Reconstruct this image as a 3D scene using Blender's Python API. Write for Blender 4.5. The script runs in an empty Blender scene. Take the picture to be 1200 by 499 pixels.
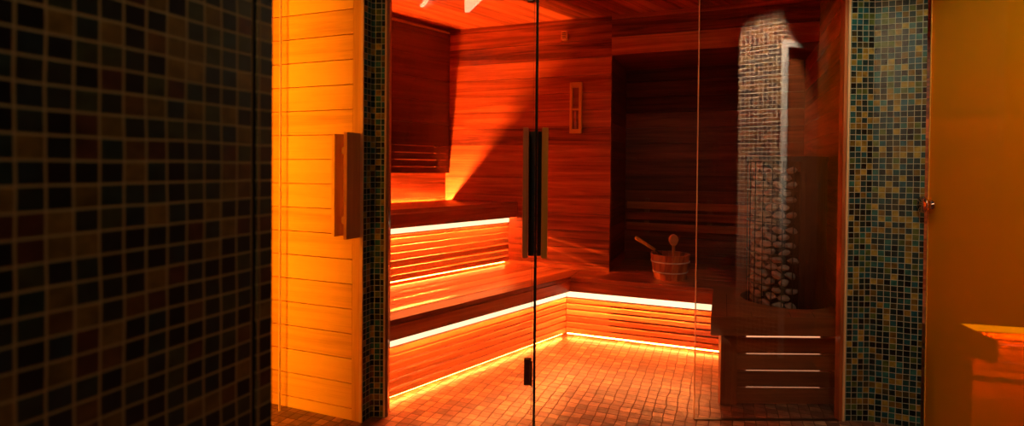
import bpy, math, random
from mathutils import Vector, Matrix
random.seed(7)
scn = bpy.context.scene
col = scn.collection
H = 1.11                       # camera height

# ---------------------------------------------------------------- directions of the plan
def V2(x, y): return Vector((x, y))
dA = V2(.362, .932).normalized()      # away from the viewer, square to the back wall
dB = V2(dA.y, -dA.x)                  # along the back wall, to the right
d1 = V2(.668, .744).normalized()      # along the left benches
n1 = V2(d1.y, -d1.x)                  # from the left wall into the room

# ---------------------------------------------------------------- mesh builder
class MB:
    def __init__(s): s.v = []; s.f = []; s.uv = []; s.k = 0
    def face(s, pts, uvs):
        b = len(s.v); s.v += [tuple(p) for p in pts]
        s.f.append(tuple(range(b, b + len(pts)))); s.uv.append(uvs)
    def wall(s, p0, p1, a, b, z0, z1, u0=0, off=None, swap=False):
        """box along p0->p1, from a to b towards its left normal, z0..z1; uv in metres"""
        d = (p1 - p0); L = d.length; d = d / L; n = V2(-d.y, d.x)
        if off is None: ou, ov = 0, 0
        else: ou, ov = off
        def P(i, j, k):
            q = p0 + d * (L * i) + n * (a if j == 0 else b)
            return (q.x, q.y, z1 if k else z0)
        def W(i, j, k): return (u0 + L * i, (b if j else a), (z1 if k else z0))
        quads = [([(0,0,0),(1,0,0),(1,0,1),(0,0,1)], 'z'), ([(1,1,0),(0,1,0),(0,1,1),(1,1,1)], 'z'),
                 ([(0,0,1),(1,0,1),(1,1,1),(0,1,1)], 't'), ([(0,1,0),(1,1,0),(1,0,0),(0,0,0)], 't'),
                 ([(0,1,0),(0,0,0),(0,0,1),(0,1,1)], 'e'), ([(1,0,0),(1,1,0),(1,1,1),(1,0,1)], 'e')]
        for q, t in quads:
            pts = [P(*c) for c in q]; uvs = []
            for c in q:
                w = W(*c)
                uu = {'z': (w[0], w[2]), 't': (w[0], w[1]), 'e': (w[1] * 1, w[2])}[t]
                if swap: uu = (uu[1], uu[0]) if t != 't' else (w[1], w[0])
                uvs.append((uu[0] + ou, uu[1] + ov))
            s.face(pts, uvs)
    def prism(s, poly, z0, z1, du=None, off=(0, 0)):
        """vertical prism over a convex ccw/cw polygon; u along du"""
        du = du or V2(1, 0); dv = V2(-du.y, du.x)
        A = sum(poly[i].x * poly[(i+1) % len(poly)].y - poly[(i+1) % len(poly)].x * poly[i].y for i in range(len(poly)))
        if A < 0: poly = poly[::-1]
        uvf = lambda p: (p.dot(du) + off[0], p.dot(dv) + off[1])
        s.face([(p.x, p.y, z1) for p in poly], [uvf(p) for p in poly])
        s.face([(p.x, p.y, z0) for p in poly[::-1]], [uvf(p) for p in poly[::-1]])
        n = len(poly)
        for i in range(n):
            a, b = poly[i], poly[(i+1) % n]
            al = abs((b - a).normalized().dot(du))
            if al > .5: ua, ub = a.dot(du), b.dot(du)
            else: ua, ub = a.dot(dv), b.dot(dv)
            s.face([(a.x,a.y,z0),(b.x,b.y,z0),(b.x,b.y,z1),(a.x,a.y,z1)],
                   [(ua+off[0], z0+off[1]),(ub+off[0], z0+off[1]),(ub+off[0], z1+off[1]),(ua+off[0], z1+off[1])])
    def lathe(s, c, prof, n=32, axis='z', off=(0,0)):
        """prof: list of (r, h) around c"""
        c = Vector(c)
        def P(r, h, t):
            x, y = r * math.cos(t), r * math.sin(t)
            return c + {'z': Vector((x, y, h)), 'x': Vector((h, x, y)), 'y': Vector((x, h, y))}[axis]
        for i in range(len(prof) - 1):
            for k in range(n):
                t0, t1 = 2*math.pi*k/n, 2*math.pi*(k+1)/n
                (r0, h0), (r1, h1) = prof[i], prof[i+1]
                pts = [P(r0,h0,t0), P(r0,h0,t1), P(r1,h1,t1), P(r1,h1,t0)]
                uvs = [(t0*max(r0,r1)+off[0], h0+off[1]), (t1*max(r0,r1)+off[0], h0+off[1]), (t1*max(r0,r1)+off[0], h1+off[1]), (t0*max(r0,r1)+off[0], h1+off[1])]
                if r0 < 1e-6: pts = [pts[0], pts[2], pts[3]]; uvs = [uvs[0], uvs[2], uvs[3]]
                elif r1 < 1e-6: pts = pts[:3]; uvs = uvs[:3]
                s.face(pts, uvs)
    def tube(s, pts, rad, n=12):
        """round bar along a polyline, radius (or list of radii), closed ends"""
        pts = [Vector(p) for p in pts]; m = len(pts)
        if not isinstance(rad, (list, tuple)): rad = [rad] * m
        rings = []
        for i, p in enumerate(pts):
            t = (pts[min(i+1, m-1)] - pts[max(i-1, 0)]).normalized()
            ref = Vector((0,0,1)) if abs(t.z) < .9 else Vector((1,0,0))
            a = t.cross(ref).normalized(); b = t.cross(a).normalized()
            rings.append([p + (a*math.cos(2*math.pi*k/n) + b*math.sin(2*math.pi*k/n)) * rad[i] for k in range(n)])
        Lc = 0
        for i in range(m-1):
            seg = (pts[i+1]-pts[i]).length
            for k in range(n):
                k2 = (k+1) % n
                s.face([rings[i][k], rings[i][k2], rings[i+1][k2], rings[i+1][k]],
                       [(Lc, k*.01), (Lc, k*.01+.01), (Lc+seg, k*.01+.01), (Lc+seg, k*.01)])
            Lc += seg
        s.face(rings[0][::-1], [(0,0)]*n); s.face(rings[-1], [(0,0)]*n)
    def build(s, name, mat, parent=None, bevel=0, smooth=False, origin=None, M=None):
        vs = [Vector(v) for v in s.v]
        if M is not None: vs = [M @ v for v in vs]
        if parent is not None: o0 = parent_world(parent)
        elif origin is not None: o0 = Vector(origin)
        else:
            xs = [v.x for v in vs]; ys = [v.y for v in vs]
            o0 = Vector(((min(xs)+max(xs))/2, (min(ys)+max(ys))/2, min(v.z for v in vs)))
        me = bpy.data.meshes.new(name)
        fs = [f[::-1] for f in s.f] if (M is not None and M.determinant() < 0) else s.f
        uvs_ = [u[::-1] for u in s.uv] if (M is not None and M.determinant() < 0) else s.uv
        me.from_pydata([v - o0 for v in vs], [], fs)
        uvl = me.uv_layers.new(name='UVMap')
        i = 0
        for u in uvs_:
            for w in u: uvl.data[i].uv = w; i += 1
        me.materials.append(mat)
        if smooth:
            for p in me.polygons: p.use_smooth = True
        o = bpy.data.objects.new(name, me); col.objects.link(o)
        if parent is not None: o.parent = parent
        else: o.location = o0
        if smooth or bevel:
            w = o.modifiers.new('weld', 'WELD'); w.merge_threshold = 1e-5
        if bevel:
            b = o.modifiers.new('bevel', 'BEVEL'); b.width = bevel; b.segments = 2; b.limit_method = 'ANGLE'
        if smooth:
            me.set_sharp_from_angle(angle=math.radians(40)) if hasattr(me, 'set_sharp_from_angle') else None
        return o

def parent_world(p):
    v = Vector(p.location); q = p.parent
    while q is not None: v += Vector(q.location); q = q.parent
    return v

def tag(o, label=None, cat=None, group=None, kind=None):
    if label: o['label'] = label
    if cat: o['category'] = cat
    if group: o['group'] = group
    if kind: o['kind'] = kind
    return o
def thing(name, loc, label, cat, group=None):
    o = bpy.data.objects.new(name, None); col.objects.link(o)
    o.location = loc; o.empty_display_size = .1
    return tag(o, label, cat, group)
def struct(o): o['kind'] = 'structure'; return o

def clip(poly, p, n):
    """keep the part of poly where (q-p).n >= 0"""
    out = []
    for i in range(len(poly)):
        a, b = poly[i], poly[(i+1) % len(poly)]
        da, db = (a-p).dot(n), (b-p).dot(n)
        if da >= 0: out.append(a)
        if (da >= 0) != (db >= 0): out.append(a + (b-a) * (da/(da-db)))
    return out

# ---------------------------------------------------------------- materials
def new_mat(name):
    m = bpy.data.materials.new(name); m.use_nodes = True
    nt = m.node_tree; nt.nodes.clear()
    return m, nt, nt.nodes, nt.links
def N(nt, t, **kw):
    n = nt.nodes.new(t)
    for k, v in kw.items():
        if k.startswith('i_'):
            key = k[2:]
            n.inputs[int(key) if key.isdigit() else key.replace('_', ' ')].default_value = v
        else: setattr(n, k, v)
    return n
def math_(nt, op, a, b=None, c=None):
    n = nt.nodes.new('ShaderNodeMath'); n.operation = op
    for i, x in enumerate((a, b, c)):
        if x is None: continue
        if isinstance(x, (int, float)): n.inputs[i].default_value = x
        else: nt.links.new(x, n.inputs[i])
    return n.outputs[0]
def ramp(nt, fac, stops, interp='LINEAR'):
    r = nt.nodes.new('ShaderNodeValToRGB'); r.color_ramp.interpolation = interp
    e = r.color_ramp.elements
    while len(e) < len(stops): e.new(.5)
    for el, (p, c) in zip(e, stops): el.position = p; el.color = (*c, 1)
    nt.links.new(fac, r.inputs[0]); return r.outputs[0]

def wood(name, light, mid, dark, rough=.45, streak=1.0, board=.3):
    m, nt, nodes, L = new_mat(name)
    uv = N(nt, 'ShaderNodeUVMap')
    sep = N(nt, 'ShaderNodeSeparateXYZ'); L.new(uv.outputs[0], sep.inputs[0])
    bid = math_(nt, 'FLOOR', math_(nt, 'DIVIDE', sep.outputs[1], 10))
    wn = N(nt, 'ShaderNodeTexWhiteNoise', noise_dimensions='1D'); L.new(bid, wn.inputs['W'])
    cmb = N(nt, 'ShaderNodeCombineXYZ')
    L.new(math_(nt, 'MULTIPLY', sep.outputs[0], 1.1), cmb.inputs[0])
    L.new(math_(nt, 'MULTIPLY', sep.outputs[1], 22), cmb.inputs[1])
    n1_ = N(nt, 'ShaderNodeTexNoise', i_Scale=1.0, i_Detail=5, i_Roughness=.6, i_Distortion=.8); L.new(cmb.outputs[0], n1_.inputs['Vector'])
    cmb2 = N(nt, 'ShaderNodeCombineXYZ')
    L.new(math_(nt, 'MULTIPLY', sep.outputs[0], 5), cmb2.inputs[0])
    L.new(math_(nt, 'MULTIPLY', sep.outputs[1], 260), cmb2.inputs[1])
    n2_ = N(nt, 'ShaderNodeTexNoise', i_Scale=1.0, i_Detail=3); L.new(cmb2.outputs[0], n2_.inputs['Vector'])
    f = math_(nt, 'ADD', math_(nt, 'MULTIPLY', n1_.outputs[0], .75), math_(nt, 'MULTIPLY', n2_.outputs[0], .25))
    f = math_(nt, 'ADD', f, math_(nt, 'MULTIPLY', math_(nt, 'SUBTRACT', wn.outputs[0], .5), board))
    f = math_(nt, 'ADD', math_(nt, 'MULTIPLY', math_(nt, 'SUBTRACT', f, .5), streak), .5)
    c = ramp(nt, f, [(.22, dark), (.48, mid), (.72, light)])
    p = N(nt, 'ShaderNodeBsdfPrincipled', i_Roughness=rough)
    L.new(c, p.inputs['Base Color'])
    bp = N(nt, 'ShaderNodeBump', i_Strength=.12, i_Distance=.002); L.new(n2_.outputs[0], bp.inputs['Height']); L.new(bp.outputs[0], p.inputs['Normal'])
    o = N(nt, 'ShaderNodeOutputMaterial'); L.new(p.outputs[0], o.inputs[0])
    return m

def mosaic(name, t, palette, grout, gw=.07, rough=.18, gl=.5, wob=.0006, rot=None, bump=.5, vary=.0):
    """square glass tiles of pitch t with random colours, uv in metres"""
    m, nt, nodes, L = new_mat(name)
    uv = N(nt, 'ShaderNodeUVMap')
    vec = uv.outputs[0]
    nz = N(nt, 'ShaderNodeTexNoise', i_Scale=9, i_Detail=1); L.new(vec, nz.inputs['Vector'])
    sub = N(nt, 'ShaderNodeVectorMath', operation='SUBTRACT'); L.new(nz.outputs['Color'], sub.inputs[0]); sub.inputs[1].default_value = (.5,.5,.5)
    sc = N(nt, 'ShaderNodeVectorMath', operation='SCALE'); L.new(sub.outputs[0], sc.inputs[0]); sc.inputs['Scale'].default_value = wob * 8
    ad = N(nt, 'ShaderNodeVectorMath', operation='ADD'); L.new(vec, ad.inputs[0]); L.new(sc.outputs[0], ad.inputs[1])
    sp = N(nt, 'ShaderNodeSeparateXYZ'); L.new(ad.outputs[0], sp.inputs[0])
    U = math_(nt, 'DIVIDE', sp.outputs[0], t); W = math_(nt, 'DIVIDE', sp.outputs[1], t)
    fu, fw = math_(nt, 'FLOOR', U), math_(nt, 'FLOOR', W)
    cell = N(nt, 'ShaderNodeCombineXYZ'); L.new(fu, cell.inputs[0]); L.new(fw, cell.inputs[1])
    wn = N(nt, 'ShaderNodeTexWhiteNoise', noise_dimensions='2D'); L.new(cell.outputs[0], wn.inputs['Vector'])
    def edge(x, f):
        d = math_(nt, 'ABSOLUTE', math_(nt, 'SUBTRACT', math_(nt, 'SUBTRACT', x, f), .5))
        return math_(nt, 'SUBTRACT', .5, d)
    e = math_(nt, 'MINIMUM', edge(U, fu), edge(W, fw))
    mask = N(nt, 'ShaderNodeMapRange', interpolation_type='SMOOTHSTEP'); L.new(e, mask.inputs[0])
    mask.inputs[1].default_value = gw * .6; mask.inputs[2].default_value = gw * 1.1
    stops = [(i / len(palette), c) for i, c in enumerate(palette)]
    tc = ramp(nt, wn.outputs[0], stops, 'CONSTANT')
    # cloudy marbling inside the glass
    n2_ = N(nt, 'ShaderNodeTexNoise', i_Scale=1.1/t, i_Detail=3); L.new(vec, n2_.inputs['Vector'])
    mm = N(nt, 'ShaderNodeMix', data_type='RGBA', blend_type='MULTIPLY'); mm.inputs[0].default_value = .7
    L.new(tc, mm.inputs[6]); L.new(ramp(nt, n2_.outputs[0], [(.3,(.45,.45,.45)),(.7,(1.5,1.5,1.5))]), mm.inputs[7])
    mx = N(nt, 'ShaderNodeMix', data_type='RGBA'); L.new(mask.outputs[0], mx.inputs[0])
    mx.inputs[6].default_value = (*grout, 1); L.new(mm.outputs[2], mx.inputs[7])
    p = N(nt, 'ShaderNodeBsdfPrincipled')
    p.inputs['Specular IOR Level'].default_value = gl
    L.new(mx.outputs[2], p.inputs['Base Color'])
    rr = N(nt, 'ShaderNodeMapRange'); L.new(mask.outputs[0], rr.inputs[0]); rr.inputs[3].default_value = .8; rr.inputs[4].default_value = rough
    L.new(rr.outputs[0], p.inputs['Roughness'])
    # each tile tips a little: add a random slope
    hgt = math_(nt, 'MULTIPLY', mask.outputs[0], 1.0)
    n3 = N(nt, 'ShaderNodeTexNoise', i_Scale=.9/t, i_Detail=1); L.new(vec, n3.inputs['Vector'])
    hgt = math_(nt, 'ADD', hgt, math_(nt, 'MULTIPLY', n3.outputs[0], 1.2 + vary))
    bp = N(nt, 'ShaderNodeBump', i_Strength=bump, i_Distance=.0012); L.new(hgt, bp.inputs['Height']); L.new(bp.outputs[0], p.inputs['Normal'])
    o = N(nt, 'ShaderNodeOutputMaterial'); L.new(p.outputs[0], o.inputs[0])
    return m

def plain(name, c, rough=.5, metal=0, spec=.5):
    m, nt, nodes, L = new_mat(name)
    tcx = N(nt, 'ShaderNodeTexCoord'); nz = N(nt, 'ShaderNodeTexNoise', i_Scale=30, i_Detail=3); L.new(tcx.outputs['Object'], nz.inputs['Vector'])
    cc = ramp(nt, nz.outputs[0], [(.3, tuple(x*.85 for x in c)), (.7, tuple(min(1, x*1.1) for x in c))])
    p = N(nt, 'ShaderNodeBsdfPrincipled', i_Roughness=rough, i_Metallic=metal); p.inputs['Specular IOR Level'].default_value = spec
    L.new(cc, p.inputs['Base Color'])
    o = N(nt, 'ShaderNodeOutputMaterial'); L.new(p.outputs[0], o.inputs[0]); return m
def emit(name, c, s):
    m, nt, nodes, L = new_mat(name)
    e = N(nt, 'ShaderNodeEmission'); e.inputs[0].default_value = (*c, 1); e.inputs[1].default_value = s
    o = N(nt, 'ShaderNodeOutputMaterial'); L.new(e.outputs[0], o.inputs[0]); return m
def both_sides(nt, fr, ior):
    """same fresnel on either face of the sheet (no false inner total reflection)"""
    g = N(nt, 'ShaderNodeNewGeometry')
    mr = N(nt, 'ShaderNodeMapRange'); nt.links.new(g.outputs['Backfacing'], mr.inputs[0])
    mr.inputs[3].default_value = ior; mr.inputs[4].default_value = 1 / ior
    nt.links.new(mr.outputs[0], fr.inputs[0])
def pane(name, tint, refl=1.0, ior=1.5):
    """clear sheet glass: fresnel mirror over a straight-through body"""
    m, nt, nodes, L = new_mat(name)
    fr = N(nt, 'ShaderNodeFresnel'); both_sides(nt, fr, ior)
    f = math_(nt, 'MULTIPLY', fr.outputs[0], refl)
    t = N(nt, 'ShaderNodeBsdfTransparent'); t.inputs[0].default_value = (*tint, 1)
    g = N(nt, 'ShaderNodeBsdfGlossy'); g.inputs['Roughness'].default_value = 0
    x = N(nt, 'ShaderNodeMixShader'); L.new(f, x.inputs[0]); L.new(t.outputs[0], x.inputs[1]); L.new(g.outputs[0], x.inputs[2])
    o = N(nt, 'ShaderNodeOutputMaterial'); L.new(x.outputs[0], o.inputs[0]); return m

W_RED   = wood('sauna_wood', (.72,.21,.06), (.44,.095,.022), (.12,.018,.006), .42, 1.35, .28)
W_SEAT  = wood('bench_wood', (.62,.19,.055), (.40,.09,.022), (.16,.028,.009), .34, 1.2, .2)
W_SLAT  = wood('slat_wood', (.88,.40,.16), (.72,.27,.10), (.38,.11,.035), .42, 1.1, .5)
W_DARK  = wood('heat_treated_wood', (.36,.13,.05), (.24,.08,.03), (.12,.035,.015), .4, 1.1, .2)
W_PALE  = wood('pale_panel_wood', (.90,.50,.09), (.84,.42,.06), (.58,.25,.035), .5, .9, .2)
W_HAND  = wood('handle_wood', (.66,.28,.08), (.52,.20,.05), (.34,.11,.03), .4, .9, .2)
W_PANEL = wood('panel_wood', (.20,.05,.015), (.13,.03,.010), (.06,.012,.005), .3, 1.1, .15)
W_NICHE_SHADE = wood('shaded_niche_wood', (.34,.08,.022), (.20,.042,.012), (.07,.012,.004), .45, 1.3, .25)  # sauna wood darkened: the niche's shade is put into the colour
W_TRIM  = wood('light_edge_trim', (.85,.55,.28), (.78,.48,.22), (.6,.34,.14), .45, .8, .1)
T = .0253
PAL = [(.012,.05,.045),(.008,.016,.014),(.22,.13,.02),(.02,.10,.08),(.008,.018,.016),(.14,.075,.012),(.012,.07,.08),(.08,.10,.02),(.005,.008,.008),(.015,.035,.030),(.30,.19,.03),(.01,.03,.03),(.04,.032,.012)]
MOS   = mosaic('glass_mosaic', T, PAL, (.40,.38,.26), .055, .24, .35)
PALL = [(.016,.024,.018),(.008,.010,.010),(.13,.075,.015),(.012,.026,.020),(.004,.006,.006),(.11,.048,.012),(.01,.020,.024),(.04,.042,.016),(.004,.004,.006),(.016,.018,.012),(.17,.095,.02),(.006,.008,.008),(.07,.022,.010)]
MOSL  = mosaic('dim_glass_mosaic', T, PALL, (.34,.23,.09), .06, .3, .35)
FPAL = [(.19,.065,.032),(.27,.105,.05),(.11,.038,.02),(.20,.075,.038),(.15,.053,.027),(.36,.16,.08)]
FLOOR = mosaic('stone_floor_mosaic', .048, FPAL, (.10,.035,.018), .05, .34, .5, wob=.0022, bump=1.0, vary=1.5)
GLASS = pane('clear_glass', (.95,.93,.93), 1.0)
GLASSR = pane('coated_clear_glass', (.95,.93,.93), 1.5)
MOSV = mosaic('bright_grout_mosaic', T, [(.10,.05,.02),(.03,.02,.02),(.22,.12,.05),(.05,.05,.05),(.02,.02,.02),(.16,.08,.03)], (.80,.66,.48), .085, .2, .4)
GEDGE = plain('polished_glass_edge', (.10,.11,.09), .25)
GEDGE_DARK = plain('dark_glass_edge', (.018,.012,.010), .25)
BLACK = plain('black_steel', (.006,.006,.006), .4, .3)
RUBBER = plain('black_seal', (.003,.003,.004), .7)
STEEL = plain('brushed_steel', (.55,.53,.5), .25, 1)
BRONZE = plain('dark_hinge_metal', (.16,.12,.09), .35, 1)
CHROME = plain('polished_chrome', (.75,.42,.34), .1, 1)
WHITE = plain('white_frame', (.75,.77,.74), .4)
STONE = plain('heater_stone', (.26,.19,.14), .8)
HOOP = plain('pale_bucket_hoop', (.85,.70,.55), .45)
GLASSY = plain('timer_glass', (.62,.30,.20), .15)
LED_C = (1, .215, .032)
LED   = emit('led_warm', LED_C, 340)
LED_S = emit('led_seat_gap', LED_C, 2200)
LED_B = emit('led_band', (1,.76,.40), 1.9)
LED_T = emit('led_far_room', (1, .34, .06), 330)
LED_P = emit('led_upper', LED_C, 240)
LED_F = emit('led_floor', LED_C, 115)
LED_U = emit('led_upper_floor', LED_C, 60)
LAMP_W = emit('white_ceiling_lamp', (1,.78,.42), 11)
LAMP_O = emit('amber_wall_lamp', (1,.37,.012), 38)

# ---------------------------------------------------------------- key points of the plan
R0 = V2(.362, 3.56)                    # inner corner of the lower bench front
U0 = V2(-.018, 3.93)                   # upper bench front meets the back wall
WL = V2(-.502, 4.118)                  # left wall meets the back wall
NE = V2(.660, 3.667)                   # left edge of the niche in the back wall
ND = .60                               # niche depth
CZ = 2.13                              # ceiling
GY = 2.40                              # glass front plane
RW0 = V2(1.500, 2.445)                 # right wall starts behind the glass
FW0, FW1 = V2(-.640, 2.465), V2(-1.19, 3.46)   # inner face of the front left wall
SEAT, UPP = .41, .86

def lineX(p, d, q, e):                 # intersection of p+t d and q+s e
    t = ((q - p).x * e.y - (q - p).y * e.x) / (d.x * e.y - d.y * e.x)
    return p + d * t
BK0 = U0                                # a point on the back wall line
NB = NE + dA * ND                       # niche back wall line
RWN = lineX(RW0, dA, NB, dB)            # right wall meets niche back
def board_wall(mb, p0, p1, z0, z1, pitch, thick=.018, gap=.003, z_start=None, sides=1):
    """horizontal boards, front faces on the line p0->p1, thickness to the left of the direction"""
    z = z_start if z_start is not None else z0; k = random.randint(0, 50)
    while z < z1 - 1e-4:
        a, b = max(z, z0), min(z + pitch - gap, z1)
        if b - a > .004:
            mb.wall(p0, p1, 0, thick, a, b, off=(random.uniform(0, 20), 10 * k - a + .5 + a))
        z += pitch; k += 1
    mb.wall(p0, p1, thick + .0005, thick + .03, z0, z1, off=(0, 10 * k))

# ---------------------------------------------------------------- SETTING
# floor
mb = MB()
du = dA; q = [V2(-4, -2.5), V2(6, -2.5), V2(6, 6), V2(-4, 6)]
mb.prism(q, -.05, 0, du=dB)
struct(mb.build('floor', FLOOR))
# ceiling of the sauna: boards along d1
mb = MB(); w = .095
polyC = [V2(-1.5, 2.44), V2(1.62, 2.44), V2(2.4, 4.0), V2(2.0, 4.9), V2(-1.5, 4.9)]
k = 0
for i in range(-30, 40):
    o_ = n1 * (i * w); pol = clip(polyC, V2(0, 3) + o_, n1); 
    if len(pol) < 3: continue
    pol = clip(pol, V2(0, 3) + n1 * ((i + 1) * w - .003), -n1)
    if len(pol) < 3: continue
    pol = [p for p in pol]
    mb.prism(pol, CZ, CZ + .015, du=d1, off=(random.uniform(0, 9), 10 * (i + 40) - (V2(0,3)+o_).dot(V2(-d1.y, d1.x)) + .5))
mb.prism(polyC, CZ + .016, CZ + .04, du=d1)
struct(mb.build('ceiling', W_RED))
# left wall
LW1 = lineX(WL, d1, FW0, FW1 - FW0)
mb = MB(); board_wall(mb, LW1, WL, 0, CZ, .118, z_start=-.068)
struct(mb.build('wall_left', W_RED))
# back wall with niche
mb = MB(); board_wall(mb, WL - dB*.03, NE, 0, CZ, .118, thick=.018, z_start=-.03)
NR = lineX(RW0, dA, NE, dB)
board_wall(mb, NE, NR, 1.867, CZ, .118, z_start=1.867)
struct(mb.build('wall_back', W_RED))
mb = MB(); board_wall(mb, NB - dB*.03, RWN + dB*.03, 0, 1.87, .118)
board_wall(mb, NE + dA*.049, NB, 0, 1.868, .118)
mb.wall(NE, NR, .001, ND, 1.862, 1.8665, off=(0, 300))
struct(mb.build('wall_niche', W_NICHE_SHADE))
mb = MB(); board_wall(mb, RWN, RW0, 0, CZ, .118)
struct(mb.build('wall_right', W_RED))
mb = MB(); board_wall(mb, FW0, LW1, 0, CZ, .118)
struct(mb.build('wall_front', W_RED))

# ---------------------------------------------------------------- slatted fronts
def slats(mb, p0, p1, z0, z1, n, thick=.016, gap=.0085, seg=None):
    pitch = (z1 - z0) / n
    for i in range(n):
        mb.wall(p0, p1, 0, thick, z0 + i * pitch + gap / 2, z0 + (i + 1) * pitch - gap / 2, off=(random.uniform(0, 9), 10 * random.randint(0, 60)))

# lower bench, left run
FRN = V2(-d1.y, d1.x)                                           # from room into the bench (left normal of d1)
LR1 = R0 - d1 * 1.465
bench = thing('lower_bench', (-.12, 3.2, 0), 'L-shaped lower sauna bench with glowing slatted front under the seat edge', 'bench')
lenU = (lineX(U0, d1, FW0, FW1 - FW0) - U0).length
# seats: planks along d1, five of them
fc = R0 + n1 * .0                                               # inner corner
FO = .062                                                       # overhang of the seat edge
# corner point of the overhanging edges
fcorner = lineX(R0 + n1 * FO, d1, R0 - dA * FO, dB)
front_in = clip
seat = MB(); W0 = (R0 - U0).dot(n1) + FO
npl = 5; pw = W0 / npl
regL = [FW0 + V2(.02, 0), U0 - d1*2, U0 + dA*0, fcorner + dA * 1.0, fcorner, fcorner - d1 * 1.6]
for i in range(npl):
    a0 = i * pw; a1 = (i + 1) * pw - .003
    pol = [U0 + n1 * a0 - d1 * 2.2, U0 + n1 * a0 + d1 * 1.2, U0 + n1 * a1 + d1 * 1.2, U0 + n1 * a1 - d1 * 2.2]
    pol = clip(pol, BK0, -dA)                     # stop at back wall
    fn = (FW1 - FW0).normalized(); fn = V2(fn.y, -fn.x)
    pol = clip(pol, FW0 + fn * .003, fn)          # stop at the front left wall
    pol = clip(pol, V2(0, GY + .05), V2(0, 1))
    pol = clip(pol, fcorner, -dB)                 # mitre with the back run
    if len(pol) > 2: seat.prism(pol, SEAT - .024, SEAT, du=d1, off=(random.uniform(0, 9), 10 * i + 5 - 0))
bseat = MB()
wB = (R0 - BK0).dot(-dA) + FO
for i in range(2):
    a0 = i * wB / 2; a1 = (i + 1) * wB / 2 - .003
    b0 = fcorner + dA * a0 + dB * .003; b1 = fcorner + dA * a1 + dB * .003
    end = lineX(fcorner, dB, RW0, dA)
    Lb = (end - fcorner).length - .005
    bseat.prism([b0, b0 + dB * Lb, b1 + dB * Lb, b1], SEAT - .024, SEAT, du=dB, off=(3 * i, 10 * (20 + i)))
for i in range(5):
    b0 = NE + dA * (.003 + i * .119) + dB * .004; b1 = NE + dA * ((i + 1) * .119) + dB * .004
    Lb = (NR - NE).length - .01
    bseat.prism([b0, b0 + dB * Lb, b1 + dB * Lb, b1], SEAT - .024, SEAT, du=dB, off=(2.3 * i, 10 * (30 + i)))
seat.build('seat', W_SEAT, bench, bevel=.002); bseat.build('seat', W_SEAT, bench, bevel=.002)
f = MB(); f.wall(LR1 + n1 * FO - n1*.0, fcorner + d1*.012, .0, .016, .316, SEAT - .025, off=(1, 700)); f.build('seat_edge', W_SEAT, bench, bevel=.002)
f = MB(); f.wall(fcorner + dB*.001, fcorner + dB * 1.0, .0, .016, .316, SEAT - .025, off=(1, 710)); f.build('seat_edge', W_SEAT, bench, bevel=.002)
s = MB(); slats(s, LR1, R0, .026, .345, 8); s.build('slatted_front', W_SLAT, bench, bevel=.004)
s = MB(); slats(s, R0 + dA*.0, R0 + dB * .96, .026, .345, 8); s.build('slatted_front', W_SLAT, bench, bevel=.004)
# led strips: under the seat edge, and behind the slats at the floor
def led(p0, p1, a, b, z0, z1, mat, par, name='led_strip'):
    m_ = MB(); m_.wall(p0, p1, a, b, z0, z1); o = m_.build(name, mat, par); o['label'] = 'glowing warm light strip'; return o
led(LR1 + n1 * .031, R0 + n1 * .031 - d1 * .012, -.0, .010, .322, .328, LED, bench)
led(R0 - dA * .031 + dB * .015, R0 - dA * .031 + dB * .9, -.0, .010, .322, .328, LED, bench)
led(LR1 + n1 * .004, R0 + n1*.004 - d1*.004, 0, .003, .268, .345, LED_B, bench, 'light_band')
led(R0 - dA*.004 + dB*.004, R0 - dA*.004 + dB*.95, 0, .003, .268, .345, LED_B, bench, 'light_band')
led(LR1 + n1 * -.03, R0 - n1 * .03, .0, .010, .015, .020, LED_F, bench)
led(R0 + dA * .03, R0 + dA * .03 + dB * .95, .0, .010, .015, .020, LED_F, bench)

# upper bench
ub = thing('upper_bench', (-.55, 3.6, SEAT), 'upper sauna bench along the left wall with glowing slatted front', 'bench')
UE = U0 - d1 * (lenU - .006)
s = MB(); slats(s, UE, U0 - d1*.004, SEAT + .02, .775, 8); s.build('slatted_front', W_SLAT, ub, bevel=.004)
f = MB(); f.wall(UE + n1 * FO, lineX(U0 + n1 * FO, d1, BK0 - dA * .004, dB), 0, .016, .752, UPP - .025, off=(1, 720)); f.build('seat_edge', W_SEAT, ub, bevel=.002)
us = MB(); Wu = (U0 - WL).dot(n1) + FO - .045
for i in range(4):
    a0 = FO - i * Wu / 4; a1 = FO - (i + 1) * Wu / 4 + .003
    pol = [U0 + n1 * a0 - d1 * 2.4, U0 + n1 * a0 + d1 * 1.2, U0 + n1 * a1 + d1 * 1.2, U0 + n1 * a1 - d1 * 2.4]
    pol = clip(pol, BK0 - dA * .003, -dA); pol = clip(pol, FW0 + fn * .003, fn)
    us.prism(pol, UPP - .024, UPP, du=d1, off=(random.uniform(0, 9), 10 * (50 + i) + 5))
us.build('seat', W_SEAT, ub, bevel=.002)
led(UE + n1 * .031, U0 + n1 * .031 - d1 * .03, 0, .010, .758, .764, LED_P, ub)
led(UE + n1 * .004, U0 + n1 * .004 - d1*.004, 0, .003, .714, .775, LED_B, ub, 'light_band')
led(UE - n1 * .03, U0 - n1 * .03 - d1 * .01, 0, .010, SEAT + .012, SEAT + .017, LED_U, ub)
led(LW1 + n1 * .006 + d1 * .02, WL + n1 * .006 - d1 * .012, -.008, 0, UPP - .062, UPP - .05, LED_S, ub)

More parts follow.
